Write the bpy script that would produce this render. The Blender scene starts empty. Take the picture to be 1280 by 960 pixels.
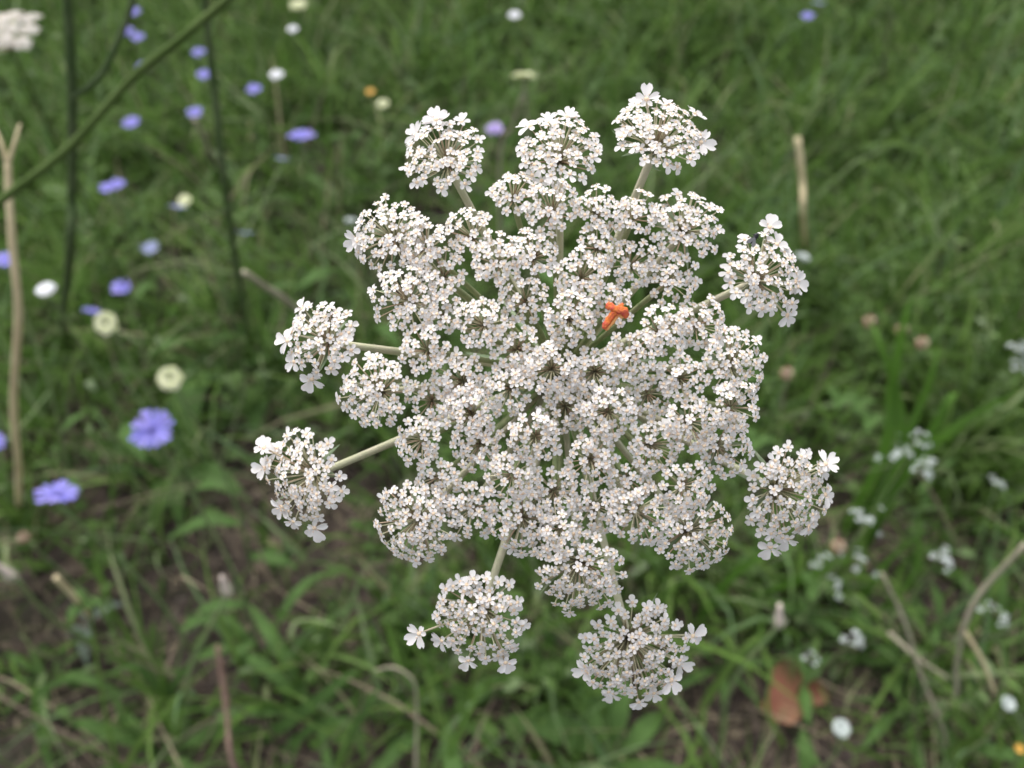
import bpy, math, random
import numpy as np
from mathutils import Matrix, Vector
R = math.radians
rnd = random.Random(7)
rng = np.random.default_rng(7)
scene = bpy.context.scene
C = scene.collection

# ------------------------------------------------------------------ camera
CAM_H, PITCH, HFOV = 0.85, R(48), R(60)
cd = bpy.data.cameras.new('camera'); cam = bpy.data.objects.new('camera', cd); C.objects.link(cam)
cam.location = (0, 0, CAM_H); cam.rotation_euler = (R(90) - PITCH, 0, 0)
cd.sensor_width = 36; cd.lens = 18 / math.tan(HFOV / 2)
cd.clip_start = 0.01; cd.clip_end = 2000
FOCUS = 0.170
cd.dof.use_dof = True; cd.dof.focus_distance = FOCUS + 0.001
cd.dof.aperture_fstop = cd.lens / 2.3        # a phone lens: 2.3 mm entrance pupil
scene.camera = cam

# ------------------------------------------------------------------ overcast sky and soft sun
SUN_EL, SUN_AZ = R(62), R(-28)               # azimuth from +Y towards +X
w = bpy.data.worlds.new('World'); scene.world = w; w.use_nodes = True
nt = w.node_tree; bg = nt.nodes['Background']
sky = nt.nodes.new('ShaderNodeTexSky'); sky.sky_type = 'NISHITA'; sky.sun_disc = False
sky.sun_elevation = SUN_EL; sky.sun_rotation = SUN_AZ
sky.air_density = 1.0; sky.dust_density = 4.0; sky.ozone_density = 1.0
hs = nt.nodes.new('ShaderNodeHueSaturation'); hs.inputs['Saturation'].default_value = 0.30
nt.links.new(sky.outputs[0], hs.inputs['Color']); nt.links.new(hs.outputs[0], bg.inputs['Color'])
bg.inputs['Strength'].default_value = 0.15
sl = bpy.data.lights.new('sun', 'SUN'); sun = bpy.data.objects.new('sun', sl); C.objects.link(sun)
sl.energy = 1.0; sl.angle = R(50); sl.color = (1.0, 0.965, 0.92)
sd = Vector((math.sin(SUN_AZ) * math.cos(SUN_EL), math.cos(SUN_AZ) * math.cos(SUN_EL), math.sin(SUN_EL)))
sun.rotation_euler = sd.to_track_quat('Z', 'Y').to_euler(); sun.location = sd * 5
vs = scene.view_settings
vs.view_transform = 'Standard'; vs.look = 'None'; vs.gamma = 1; vs.use_curve_mapping = False
vs.exposure = 0.98
scene.cycles.use_denoising = True
scene.cycles.max_bounces = 8; scene.cycles.transparent_max_bounces = 8

# ------------------------------------------------------------------ camera-space helpers
FPX = 640 / math.tan(HFOV / 2)
CX = np.array([1.0, 0, 0]); CF = np.array([0, math.cos(PITCH), -math.sin(PITCH)]); CU = np.array([0, math.sin(PITCH), math.cos(PITCH)])
CO = np.array([0, 0, CAM_H])
def at(px, py, z):
    """a place in the meadow: z metres deep, seen where the photograph has (px, py)"""
    return CO + z * (CF + CX * (px - 640) / FPX - CU * (py - 480) / FPX)
def gz(x, y):
    x = np.asarray(x, float); y = np.asarray(y, float)
    d = np.clip(np.hypot(x, y) / 12, 0, 1)
    return (.012 * np.sin(5.1 * x + 1.3) * np.cos(4.3 * y) + .007 * np.sin(13 * x + 9 * y) + .006 * np.sin(17 * y - 6 * x + 2)) * (1 - d) + .25 * d * np.sin(.09 * x) * np.cos(.07 * y)
def on_ground(px, py):
    d = CF + CX * (px - 640) / FPX - CU * (py - 480) / FPX
    t = CAM_H / -d[2]; p = CO + d * t
    return np.array([p[0], p[1], float(gz(p[0], p[1]))])
def ground_at(x, y): return np.array([x, y, float(gz(x, y))])
def unit(v): v = np.asarray(v, float); return v / (np.linalg.norm(v) + 1e-12)

# ------------------------------------------------------------------ materials
def mat(name, col, rough=.6, trans=0.0, var=.0, ramp=None, noise=None, bump=None, spec=.3, tcol=None):
    """procedural plant material: base colour varied per piece and by noise, optional light let through"""
    m = bpy.data.materials.new(name); m.use_nodes = True; t = m.node_tree; n = t.nodes; L = t.links
    p = n['Principled BSDF']; p.inputs['Roughness'].default_value = rough; p.inputs['Specular IOR Level'].default_value = spec
    src = None
    if ramp:
        g = n.new('ShaderNodeNewGeometry'); r = n.new('ShaderNodeValToRGB'); r.color_ramp.interpolation = 'LINEAR'
        els = r.color_ramp.elements
        while len(els) < len(ramp): els.new(.5)
        for e, (pos, c) in zip(els, ramp): e.position = pos; e.color = (*c, 1)
        L.new(g.outputs['Random Per Island'], r.inputs[0]); src = r.outputs[0]
    else:
        c = n.new('ShaderNodeRGB'); c.outputs[0].default_value = (*col, 1); src = c.outputs[0]
    tc = n.new('ShaderNodeTexCoord')
    if noise:
        sc, c2, amt = noise
        x = n.new('ShaderNodeTexNoise'); x.inputs['Scale'].default_value = sc; x.inputs['Detail'].default_value = 4
        L.new(tc.outputs['Object'], x.inputs['Vector'])
        mr = n.new('ShaderNodeMapRange'); mr.inputs[1].default_value = .38; mr.inputs[2].default_value = .66; mr.inputs[4].default_value = amt
        L.new(x.outputs[0], mr.inputs[0])
        mx = n.new('ShaderNodeMix'); mx.data_type = 'RGBA'; L.new(mr.outputs[0], mx.inputs[0]); L.new(src, mx.inputs[6]); mx.inputs[7].default_value = (*c2, 1)
        src = mx.outputs[2]
    L.new(src, p.inputs['Base Color'])
    if bump:
        x = n.new('ShaderNodeTexNoise'); x.inputs['Scale'].default_value = bump[0]; L.new(tc.outputs['Object'], x.inputs['Vector'])
        b = n.new('ShaderNodeBump'); b.inputs['Distance'].default_value = bump[1]; b.inputs['Strength'].default_value = .7
        L.new(x.outputs[0], b.inputs['Height']); L.new(b.outputs[0], p.inputs['Normal'])
    if trans:
        tr = n.new('ShaderNodeBsdfTranslucent'); L.new(src, tr.inputs['Color'])
        ms = n.new('ShaderNodeMixShader'); ms.inputs[0].default_value = trans
        L.new(p.outputs[0], ms.inputs[1]); L.new(tr.outputs[0], ms.inputs[2]); L.new(ms.outputs[0], n['Material Output'].inputs['Surface'])
    return m
M = {}
M['petal'] = mat('white petal', (.84, .82, .815), .6, .30, noise=(900, (.80, .74, .70), .7), spec=.15)
M['disc'] = mat('cream floret centre', (.76, .62, .43), .6, noise=(1500, (.70, .50, .37), .8))
M['anther'] = mat('pinkish anther', (.74, .60, .52), .6, ramp=[(0, (.80, .68, .52)), (.5, (.74, .56, .44)), (1, (.60, .40, .30))])
M['ovary'] = mat('pale green ovary', (.45, .46, .30), .6)
M['ray'] = mat('pale hairy flower stalk', (.50, .50, .33), .7, .0, noise=(260, (.62, .56, .43), .9), bump=(2500, .0002))
M['rayg'] = mat('green inner flower stalk', (.25, .31, .14), .7, .0, noise=(260, (.38, .38, .22), .9), bump=(2500, .0002))
M['pedicel'] = mat('thin flower stalk', (.40, .37, .22), .6, .1, ramp=[(0, (.58, .58, .38)), (.6, (.52, .47, .32)), (1, (.46, .32, .22))])
M['bract'] = mat('grey green bract', (.22, .30, .17), .6, .25, noise=(400, (.34, .38, .26), .8))
M['stem'] = mat('green ridged stem', (.065, .105, .026), .7, spec=.1, noise=(60, (.095, .135, .042), .8), bump=(300, .001))
M['stemd'] = mat('dark green stem', (.060, .095, .035), .7, spec=.1, noise=(40, (.11, .14, .070), .8), bump=(300, .001))
M['thin'] = mat('thin green stalk', (.13, .20, .075), .6, noise=(40, (.17, .19, .09), .8))
M['straw'] = mat('dry straw', (.70, .61, .38), .7, .15, noise=(25, (.56, .46, .28), .9), bump=(200, .001))
M['strawg'] = mat('grey dry stalk', (.28, .25, .18), .8, noise=(30, (.40, .36, .26), .9), bump=(200, .001))
M['seed'] = mat('brown seed spike', (.25, .16, .12), .8, ramp=[(0, (.18, .11, .08)), (1, (.36, .24, .19))])
M['chic'] = mat('blue chicory petal', (.27, .26, .80), .55, .25, ramp=[(0, (.20, .19, .62)), (.5, (.27, .25, .70)), (1, (.34, .30, .74))])
M['chicp'] = mat('pale blue petal', (.36, .40, .66), .55, .25, ramp=[(0, (.30, .34, .58)), (1, (.44, .48, .72))])
M['chicc'] = mat('blue stamen tuft', (.24, .22, .60), .6)
M['lilac'] = mat('lilac petal', (.50, .40, .72), .55, .25, ramp=[(0, (.44, .35, .68)), (1, (.58, .48, .78))])
M['cream'] = mat('cream petal', (.66, .68, .42), .55, .2, ramp=[(0, (.60, .64, .36)), (1, (.74, .74, .52))])
M['creamc'] = mat('greenish flower centre', (.22, .25, .09), .7)
M['wpet'] = mat('plain white petal', (.80, .81, .84), .5, .25, ramp=[(0, (.74, .76, .80)), (1, (.86, .86, .88))])
M['weedw'] = mat('dull white petal', (.62, .66, .64), .5, .25, ramp=[(0, (.34, .40, .36)), (1, (.62, .66, .65))])
M['yel'] = mat('orange yellow floret', (.58, .33, .06), .6)
M['clov'] = mat('faded clover floret', (.34, .18, .13), .7, ramp=[(0, (.20, .09, .06)), (.55, (.28, .16, .11)), (1, (.45, .40, .30))])
M['budw'] = mat('pinkish closed petal', (.60, .50, .44), .6, .1, ramp=[(0, (.58, .40, .30)), (1, (.66, .62, .58))])
M['dead'] = mat('russet dead leaf', (.26, .10, .065), .7, .15, noise=(30, (.15, .11, .05), .95), bump=(80, .002))
M['orange'] = mat('orange papery scrap', (.82, .24, .06), .6, .25, noise=(1100, (.66, .11, .10), .9), bump=(2200, .0006), spec=.15)
M['orangec'] = mat('pale orange rim', (.85, .45, .16), .5, .2, noise=(700, (.80, .25, .09), .9))
M['black'] = mat('black insect body', (.012, .012, .014), .35)
M['wing'] = mat('smoky wing', (.20, .20, .21), .3, .4)
GR = [(0, (.040, .082, .018)), (.2, (.095, .185, .036)), (.45, (.145, .255, .054)), (.66, (.205, .315, .088)), (.82, (.165, .265, .130)), (.93, (.31, .39, .20)), (1, (.42, .37, .23))]
M['grass'] = mat('meadow grass', (0, 0, 0), .6, .50, spec=.1, ramp=GR, noise=(11, (.075, .135, .024), .65))
M['leaf'] = mat('broad green leaf', (0, 0, 0), .6, .32, spec=.1, ramp=[(0, (.050, .105, .026)), (.5, (.085, .165, .040)), (1, (.125, .205, .075))], noise=(70, (.065, .12, .035), .7), bump=(260, .001))
M['bright'] = mat('bright green blade', (.085, .185, .024), .55, .36, noise=(18, (.075, .150, .032), .8), spec=.1)
M['weed'] = mat('low weed leaf', (0, 0, 0), .6, .3, spec=.1, ramp=[(0, (.040, .075, .018)), (.45, (.080, .150, .032)), (.8, (.125, .20, .060)), (1, (.20, .25, .15))], noise=(6, (.065, .110, .032), .75))
M['grey'] = mat('grey green leaf', (.17, .22, .18), .6, .2, noise=(50, (.11, .15, .10), .8))
M['litter'] = mat('dry litter', (0, 0, 0), .8, .1, ramp=[(0, (.035, .025, .021)), (.45, (.075, .056, .045)), (.8, (.145, .112, .08)), (1, (.36, .30, .20))])
g = mat('dark soil with thatch', (.036, .027, .024), .95, noise=(45, (.080, .061, .055), 1.0), bump=(90, .03)); M['soil'] = g
n_, l_ = g.node_tree.nodes, g.node_tree.links     # greener turf tint in broad patches
pr = n_['Principled BSDF']; src = pr.inputs['Base Color'].links[0].from_socket
x_ = n_.new('ShaderNodeTexNoise'); x_.inputs['Scale'].default_value = 2.1; x_.inputs['Detail'].default_value = 6
tc_ = n_.new('ShaderNodeTexCoord'); l_.new(tc_.outputs['Object'], x_.inputs['Vector'])
mr_ = n_.new('ShaderNodeMapRange'); mr_.inputs[1].default_value = .5; mr_.inputs[2].default_value = .75; l_.new(x_.outputs[0], mr_.inputs[0])
mx_ = n_.new('ShaderNodeMix'); mx_.data_type = 'RGBA'; l_.new(mr_.outputs[0], mx_.inputs[0]); l_.new(src, mx_.inputs[6]); mx_.inputs[7].default_value = (.055, .075, .032, 1)
l_.new(mx_.outputs[2], pr.inputs['Base Color'])

# ------------------------------------------------------------------ mesh helpers
class MB:
    """collects shapes; parts of a face list carry a material index"""
    def __init__(s): s.V = []; s.F = []; s.I = []; s.n = 0
    def add(s, V, F, mi=0):
        V = np.asarray(V, float).reshape(-1, 3)
        s.V.append(V); s.F += [tuple(int(i) + s.n for i in f) for f in F]
        s.I += [mi] * len(F) if np.isscalar(mi) else list(mi); s.n += len(V)
    def mesh(s, name, mats, smooth=True):
        me = bpy.data.meshes.new(name)
        me.from_pydata(np.concatenate(s.V).tolist(), [], s.F)
        for m in mats: me.materials.append(M[m])
        if len(mats) > 1: me.polygons.foreach_set('material_index', s.I)
        if smooth: me.polygons.foreach_set('use_smooth', [True] * len(s.F))
        me.update(); return me
def catmull(P, k=5):
    P = [np.asarray(p, float) for p in P]
    if len(P) < 3: return np.array([P[0] + (P[-1] - P[0]) * t for t in np.linspace(0, 1, k + 1)])
    Q = [2 * P[0] - P[1]] + P + [2 * P[-1] - P[-2]]; out = []
    for i in range(1, len(Q) - 2):
        a, b, c, d = Q[i - 1:i + 3]
        for t in np.linspace(0, 1, k, endpoint=False):
            out.append(.5 * (2 * b + (c - a) * t + (2 * a - 5 * b + 4 * c - d) * t * t + (3 * b - a - 3 * c + d) * t ** 3))
    out.append(P[-1]); return np.array(out)
def tube(P, r0, r1=None, sides=6, wob=0.0):
    P = np.asarray(P, float); n = len(P); r1 = r0 if r1 is None else r1
    rad = np.linspace(r0, r1, n); V = []; F = []
    T = np.gradient(P, axis=0); T /= np.linalg.norm(T, axis=1)[:, None] + 1e-12
    a = np.array([0, 0, 1.0]) if abs(T[0][2]) < .9 else np.array([1.0, 0, 0])
    A = unit(np.cross(T[0], a))
    for i in range(n):
        A = unit(A - T[i] * A.dot(T[i])); B = np.cross(T[i], A)
        for k in range(sides):
            an = 2 * math.pi * k / sides
            V.append(P[i] + rad[i] * (1 + wob * math.sin(3 * an + i)) * (A * math.cos(an) + B * math.sin(an)))
    for i in range(n - 1):
        for k in range(sides):
            F.append((i * sides + k, i * sides + (k + 1) % sides, (i + 1) * sides + (k + 1) % sides, (i + 1) * sides + k))
    F.append(tuple(range(sides - 1, -1, -1))); F.append(tuple((n - 1) * sides + k for k in range(sides)))
    return V, F
def strip(P, side, wid, fold=0.0):
    """a leaf along path P: half widths wid, three vertices across with the midrib folded"""
    P = np.asarray(P, float); V = []; F = []; n = len(P)
    T = np.gradient(P, axis=0)
    for i in range(n):
        s = unit(np.asarray(side, float) - unit(T[i]) * np.dot(side, unit(T[i]))); nn = np.cross(unit(T[i]), s)
        V += [P[i] - s * wid[i] + nn * fold * wid[i], P[i], P[i] + s * wid[i] + nn * fold * wid[i]]
    for i in range(n - 1):
        for k in (0, 1): F.append((3 * i + k, 3 * i + k + 1, 3 * i + 4 + k, 3 * i + 3 + k))
    return V, F
def frame(nrm, xdir=None, spin=0.0):
    z = unit(nrm); x = np.asarray(xdir if xdir is not None else (1, 0.13, .07), float); x = x - z * x.dot(z)
    if np.linalg.norm(x) < 1e-4: x = np.array([0, 1.0, 0]) - z * z[1]
    x = unit(x); y = np.cross(z, x); c, s = math.cos(spin), math.sin(spin)
    return np.stack([x * c + y * s, -x * s + y * c, z], 1)
def link(o, parent=None): 
    C.objects.link(o)
    if parent is not None: o.parent = parent
    return o
def tag(o, label=None, cat=None, group=None, kind=None):
    if label: o['label'] = label
    if cat: o['category'] = cat
    if group: o['group'] = group
    if kind: o['kind'] = kind
    return o
class Plant:
    """an Empty at the base of the thing; parts are given in world coordinates"""
    def __init__(s, name, label, cat, base, group=None):
        s.b = np.asarray(base, float); s.o = bpy.data.objects.new(name, None); s.o.empty_display_size = .02
        s.o.location = s.b; link(s.o); tag(s.o, label, cat, group)
    def part(s, name, V, F, m, parent=None, origin=None, smooth=True):
        mb = MB(); org = s.b if origin is None else np.asarray(origin, float)
        mb.add(np.asarray(V, float) - org, F)
        o = bpy.data.objects.new(name, mb.mesh(name, [m], smooth)); link(o, parent or s.o)
        if origin is not None: o.location = org - s.b
        return o
    def inst(s, name, me, pos, Rm, scale, parent=None, porg=None):
        o = bpy.data.objects.new(name, me); link(o, parent or s.o)
        mm = Matrix([list(r) for r in Rm]).to_4x4() @ Matrix.Scale(scale, 4)
        mm.translation = Vector(np.asarray(pos, float) - (s.b if porg is None else porg)); o.matrix_local = mm
        return o
def npmesh(name, V, quads, m, smooth=True):
    me = bpy.data.meshes.new(name); nq = len(quads)
    me.vertices.add(len(V)); me.vertices.foreach_set('co', np.ascontiguousarray(V, dtype=np.float32).ravel())
    me.loops.add(nq * 4); me.loops.foreach_set('vertex_index', np.ascontiguousarray(quads, dtype=np.int32).ravel())
    me.polygons.add(nq); me.polygons.foreach_set('loop_start', np.arange(0, nq * 4, 4, dtype=np.int32))
    if smooth: me.polygons.foreach_set('use_smooth', np.ones(nq, dtype=bool))
    me.update(calc_edges=True); me.materials.append(M[m]); return me

# ------------------------------------------------------------------ ground: one sheet to the horizon
def axis(lo, hi, step, far):
    a = list(np.arange(lo, hi + 1e-6, step)); s = step
    while a[-1] < far: s *= 1.35; a.append(a[-1] + s)
    s = step
    while a[0] > -far: s *= 1.35; a.insert(0, a[0] - s)
    return np.array(a)
xs, ys = axis(-1.8, 1.8, .025, 400), axis(-.4, 3.2, .025, 400)
gx, gy = np.meshgrid(xs, ys, indexing='ij'); hz = gz(gx, gy)
near = np.hypot(gx, gy - 1) < 4
hz = hz + near * rng.normal(0, .003, hz.shape)
idx = np.arange(gx.size).reshape(gx.shape)
q = np.stack([idx[:-1, :-1], idx[1:, :-1], idx[1:, 1:], idx[:-1, 1:]], -1).reshape(-1, 4)
go = bpy.data.objects.new('ground', npmesh('ground', np.stack([gx, gy, hz], -1).reshape(-1, 3), q, 'soil')); link(go)
tag(go, 'dark brown soil under the meadow', 'ground', kind='structure')

# ------------------------------------------------------------------ grass and low weeds (nobody could count them)
def blades(n_roots, xy, h, wd, az, lean, bend, segs=4, prof='blade'):
    N = len(xy); t = np.linspace(0, 1, segs + 1)
    P = np.zeros((N, segs + 1, 3)); P[:, 0, 0] = xy[:, 0]; P[:, 0, 1] = xy[:, 1]; P[:, 0, 2] = gz(xy[:, 0], xy[:, 1]) - .004
    th = lean[:, None] + bend[:, None] * ((t[:-1] + t[1:]) / 2)[None, :] ** 1.3
    az2 = az[:, None] + np.linspace(0, 1, segs)[None, :] * rng.normal(0, .5, N)[:, None]
    st = np.stack([np.sin(th) * np.cos(az2), np.sin(th) * np.sin(az2), np.cos(th)], -1) * (h / segs)[:, None, None]
    P[:, 1:] = P[:, :1] + np.cumsum(st, 1)
    gl = gz(P[..., 0], P[..., 1]) + .004
    P[:, 1:, 2] = np.maximum(P[:, 1:, 2], gl[:, 1:])
    tw = rng.normal(0, .5, N)
    sx = np.stack([-np.sin(az) * np.cos(tw), np.cos(az) * np.cos(tw), np.sin(tw)], -1)
    pw = (1 - t ** 2.2) * (.65 + .35 * np.minimum(1, t * 4)) if prof == 'blade' else np.sin(np.pi * np.clip(.06 + .94 * t, 0, 1)) ** .8
    pw = np.maximum(pw, .03)
    S = sx[:, None, :] * (wd[:, None] * pw[None, :] / 2)[..., None]
    V = np.stack([P - S, P + S], 2).reshape(-1, 3)
    b = (np.arange(N) * (segs + 1) * 2)[:, None] + (np.arange(segs) * 2)[None, :]
    Q = np.stack([b, b + 1, b + 3, b + 2], -1).reshape(-1, 4)
    return V, Q
BARE = [(on_ground(*p)[:2], r) for p, r in [((205, 715), .15), ((250, 830), .13), ((130, 830), .12), ((40, 940), .08), ((340, 650), .10), ((905, 930), .10), ((840, 860), .07), ((470, 640), .08), ((80, 905), .06), ((1010, 930), .06), ((880, 190), .12), ((560, 40), .1), ((190, 90), .12)]]
def density(xy):
    d = .62 + .30 * np.sin(4.2 * xy[:, 0] + 1.1 + 1.5 * np.sin(2.1 * xy[:, 1])) * np.sin(3.7 * xy[:, 1] + .4) + .30 * np.sin(11 * xy[:, 0] + 7 * xy[:, 1]) * np.sin(13 * xy[:, 1] - 8 * xy[:, 0] + 1)
    d = d * (.30 + .70 * np.clip((xy[:, 1] - .35) / .55, 0, 1) + .45 * np.clip((xy[:, 0] + .1) / .5, 0, 1) * (xy[:, 1] < .9))
    for c, r in BARE: d = d * (1 - .93 * np.exp(-(((xy - c) ** 2).sum(1)) / (2 * (r * .62) ** 2)))
    return np.clip(d, 0.09, 1)
def scatter(n, x0, x1, y0, y1, dens=True):
    xy = np.stack([rng.uniform(x0, x1, n), rng.uniform(y0, y1, n)], 1)
    return xy[rng.random(n) < density(xy)] if dens else xy
parts = []
def push(V, Q):
    off = sum(len(v) for v, _ in parts); parts.append((V, Q + off))
# tufts: blades of a tuft share a root and fan out
for n_t, box, k in ((5600, (-1.5, 1.5, .05, 2.3), 12), (2800, (-3.2, 3.2, -1.2, 4.6), 8)):
    c = scatter(n_t, *box); N = len(c)
    hh = rng.uniform(.08, .22, N) * (.75 + .5 * np.clip(c[:, 1] / 2, 0, 1)); aa = rng.uniform(0, 6.28, N)
    xy = np.repeat(c, k, 0) + rng.normal(0, .014, (N * k, 2)); n = len(xy)
    az = np.where(rng.random(n) < .5, rng.uniform(0, 6.28, n), np.repeat(aa, k) + rng.normal(0, .6, n))
    push(*blades(n, xy, np.repeat(hh, k) * rng.uniform(.55, 1.35, n), rng.uniform(.0026, .0078, n), az, rng.uniform(.05, .6, n), rng.uniform(.3, 2.0, n)))
# fine undergrass
for n_t, box in ((42000, (-1.5, 1.5, .05, 2.3)), (16000, (-3.2, 3.2, -1.2, 4.6))):
    xy = scatter(n_t, *box); n = len(xy)
    push(*blades(n, xy, rng.uniform(.03, .13, n), rng.uniform(.0012, .0034, n), rng.uniform(0, 6.28, n), rng.uniform(.1, 1.0, n), rng.uniform(.2, 1.6, n), 3))
V = np.concatenate([v for v, _ in parts]); Q = np.concatenate([q for _, q in parts])
tag(link(bpy.data.objects.new('grass', npmesh('grass', V, Q, 'grass'))), 'long tangled green meadow grass', 'grass', kind='stuff')
parts = []
for n_t, box in ((26000, (-1.5, 1.5, .05, 2.3)), (8000, (-3.2, 3.2, -1.2, 4.6))):
    xy = scatter(n_t, *box); n = len(xy)
    V, Q = blades(n, xy, rng.uniform(.010, .036, n), rng.uniform(.006, .017, n), rng.uniform(0, 6.28, n), rng.uniform(.7, 1.4, n), rng.uniform(-.2, .8, n), 3, 'leaf')
    V[:, 2] += np.repeat(rng.uniform(.0, .05, n), 8); push(V, Q)
c = scatter(1500, -1.5, 1.5, .05, 2.3); k = 16; N = len(c); hh = rng.uniform(.06, .20, N)   # leafy weed stems
tt = np.tile(np.linspace(.2, 1, k), N); xy = np.repeat(c, k, 0) + np.repeat(rng.normal(0, .25, (N, 2)) * hh[:, None], k, 0) * tt[:, None] ** 1.4; n = len(xy)
V, Q = blades(n, xy, rng.uniform(.012, .034, n) * (1.25 - .6 * tt), rng.uniform(.004, .011, n), rng.uniform(0, 6.28, n), rng.uniform(.6, 1.3, n), rng.uniform(.0, .9, n), 3, 'leaf')
V[:, 2] += np.repeat(np.repeat(hh, k) * tt, 8); push(V, Q)
V, Q = blades(N, c, hh * 1.05, np.full(N, .0022), rng.uniform(0, 6.28, N), rng.uniform(0, .2, N), rng.uniform(0, .2, N), 4); push(V, Q)
V = np.concatenate([v for v, _ in parts]); Q = np.concatenate([q for _, q in parts])
tag(link(bpy.data.objects.new('weeds', npmesh('weeds', V, Q, 'weed'))), 'low leafy weeds between the grass', 'weeds', kind='stuff')
parts = []
xy = np.concatenate([scatter(9000, -2.2, 2.2, -.4, 3.0, False), scatter(9000, -.7, .7, .2, .9, False)]); n = len(xy)
push(*blades(n, xy, rng.uniform(.03, .13, n), rng.uniform(.001, .0036, n), rng.uniform(0, 6.28, n), rng.uniform(1.2, 1.56, n), rng.uniform(-.1, .25, n), 3))
xy = np.concatenate([scatter(1300, -1.6, 1.6, .1, 2.4, False), scatter(900, -1.3, -.1, .4, 2.2, False)]); n = len(xy)                                   # dry blades still standing in the grass
push(*blades(n, xy, rng.uniform(.10, .26, n), rng.uniform(.0016, .0040, n), rng.uniform(0, 6.28, n), rng.uniform(.2, 1.0, n), rng.uniform(.0, 1.2, n), 4))
xy = scatter(5000, -1.2, 1.2, .15, 1.4, False); n = len(xy)
push(*blades(n, xy, rng.uniform(.008, .028, n), rng.uniform(.004, .012, n), rng.uniform(0, 6.28, n), rng.uniform(1.1, 1.6, n), rng.uniform(-.5, .5, n), 3, 'leaf'))
V = np.concatenate([v for v, _ in parts]); Q = np.concatenate([q for _, q in parts])
tag(link(bpy.data.objects.new('dry_litter', npmesh('dry_litter', V, Q, 'litter'))), 'dry brown straw litter in and under the grass', 'litter', kind='stuff')

# ------------------------------------------------------------------ floret meshes
def petal(mb, ang, L, W, cup, notch, tipz):
    rows = [(.08, .20), (.34, .66), (.62, 1.0), (.85, .86)]; V = []; F = []
    for u, wv in rows:
        zz = cup * math.sin(u * 2.4) * .55 + tipz * u * u
        e = .10 * L * wv * (1 if cup > 0 else -.5)
        V += [(u * L, -wv * W, zz + e), (u * L, 0, zz - .03 * L), (u * L, wv * W, zz + e)]
    zt = cup * math.sin(2.4) * .5 + tipz
    V += [(L * .985, -.40 * W, zt + .05 * L), (L * (1.01 - notch), 0, zt), (L * .985, .40 * W, zt + .05 * L)]
    for i in range(4):
        for k in (0, 1): F.append((3 * i + k, 3 * i + k + 1, 3 * i + 4 + k, 3 * i + 3 + k))
    c, s = math.cos(ang), math.sin(ang)
    mb.add([(x * c - y * s, x * s + y * c, z) for x, y, z in V], F, 0)
def octa(mb, c, r, mi):
    V = [np.add(c, np.multiply(d, r)) for d in ((1, 0, 0), (0, 1, 0), (-1, 0, 0), (0, -1, 0), (0, 0, .9), (0, 0, -.9))]
    mb.add(V, [(0, 1, 4), (1, 2, 4), (2, 3, 4), (3, 0, 4), (1, 0, 5), (2, 1, 5), (3, 2, 5), (0, 3, 5)], mi)
FM = ['petal', 'disc', 'anther', 'ovary']
def floret(kind, seed):
    r = random.Random(seed); mb = MB()
    for i in range(5):
        a = 2 * math.pi * i / 5 + r.uniform(-.10, .10)
        f = math.cos(a)                                   # +x is the outer side of the umbel
        L = 1.0 * r.uniform(.86, 1.08); W = .35 * r.uniform(.86, 1.1)
        if kind == 1 and i == 0: L *= r.uniform(1.35, 1.7); W *= r.uniform(1.4, 1.7)
        elif kind == 1 and f > 0: L *= r.uniform(1.0, 1.3); W *= r.uniform(1.0, 1.3)
        if kind == 2:
            if i == 0: L *= r.uniform(2.0, 2.6); W *= r.uniform(2.0, 2.5)
            elif f > 0: L *= r.uniform(1.5, 2.1); W *= r.uniform(1.4, 1.9)
            else: L *= 1.15
        petal(mb, a, L, W, r.uniform(-.02, .30) * (1 if kind < 2 else 1.4), r.uniform(.0, .10) if kind < 2 else r.uniform(.04, .2), r.uniform(-.22, .16) * L)
    ring = [(.36 * math.cos(k * 1.0472), .36 * math.sin(k * 1.0472), .05) for k in range(6)]
    ring2 = [(.20 * math.cos(k * 1.0472 + .5), .20 * math.sin(k * 1.0472 + .5), .20) for k in range(6)]
    mb.add(ring + ring2 + [(0, 0, .22)], [(k, (k + 1) % 6, 6 + (k + 1) % 6, 6 + k) for k in range(6)] + [(6 + k, 6 + (k + 1) % 6, 12) for k in range(6)], 1)
    for i in range(5):
        if r.random() < .75:
            a = 2 * math.pi * (i + .5) / 5 + r.uniform(-.25, .25); d = r.uniform(.30, .62)
            octa(mb, (d * math.cos(a), d * math.sin(a), r.uniform(.16, .42)), r.uniform(.09, .14), 2)
    lo = [(.10 * math.cos(k * 1.2566), .10 * math.sin(k * 1.2566), -.75) for k in range(5)]
    hi = [(.20 * math.cos(k * 1.2566), .20 * math.sin(k * 1.2566), .03) for k in range(5)]
    mb.add(lo + hi, [(k, (k + 1) % 5, 5 + (k + 1) % 5, 5 + k) for k in range(5)], 3)
    return mb
FLO = {k: [floret(k, 100 * k + s) for s in range(n)] for k, n in ((0, 10), (1, 7), (2, 7))}
FME = {k: [f.mesh('floret', FM) for f in v] for k, v in FLO.items()}
FARR = {k: [(np.concatenate(f.V), f.F, f.I) for f in v] for k, v in FLO.items()}

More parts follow.
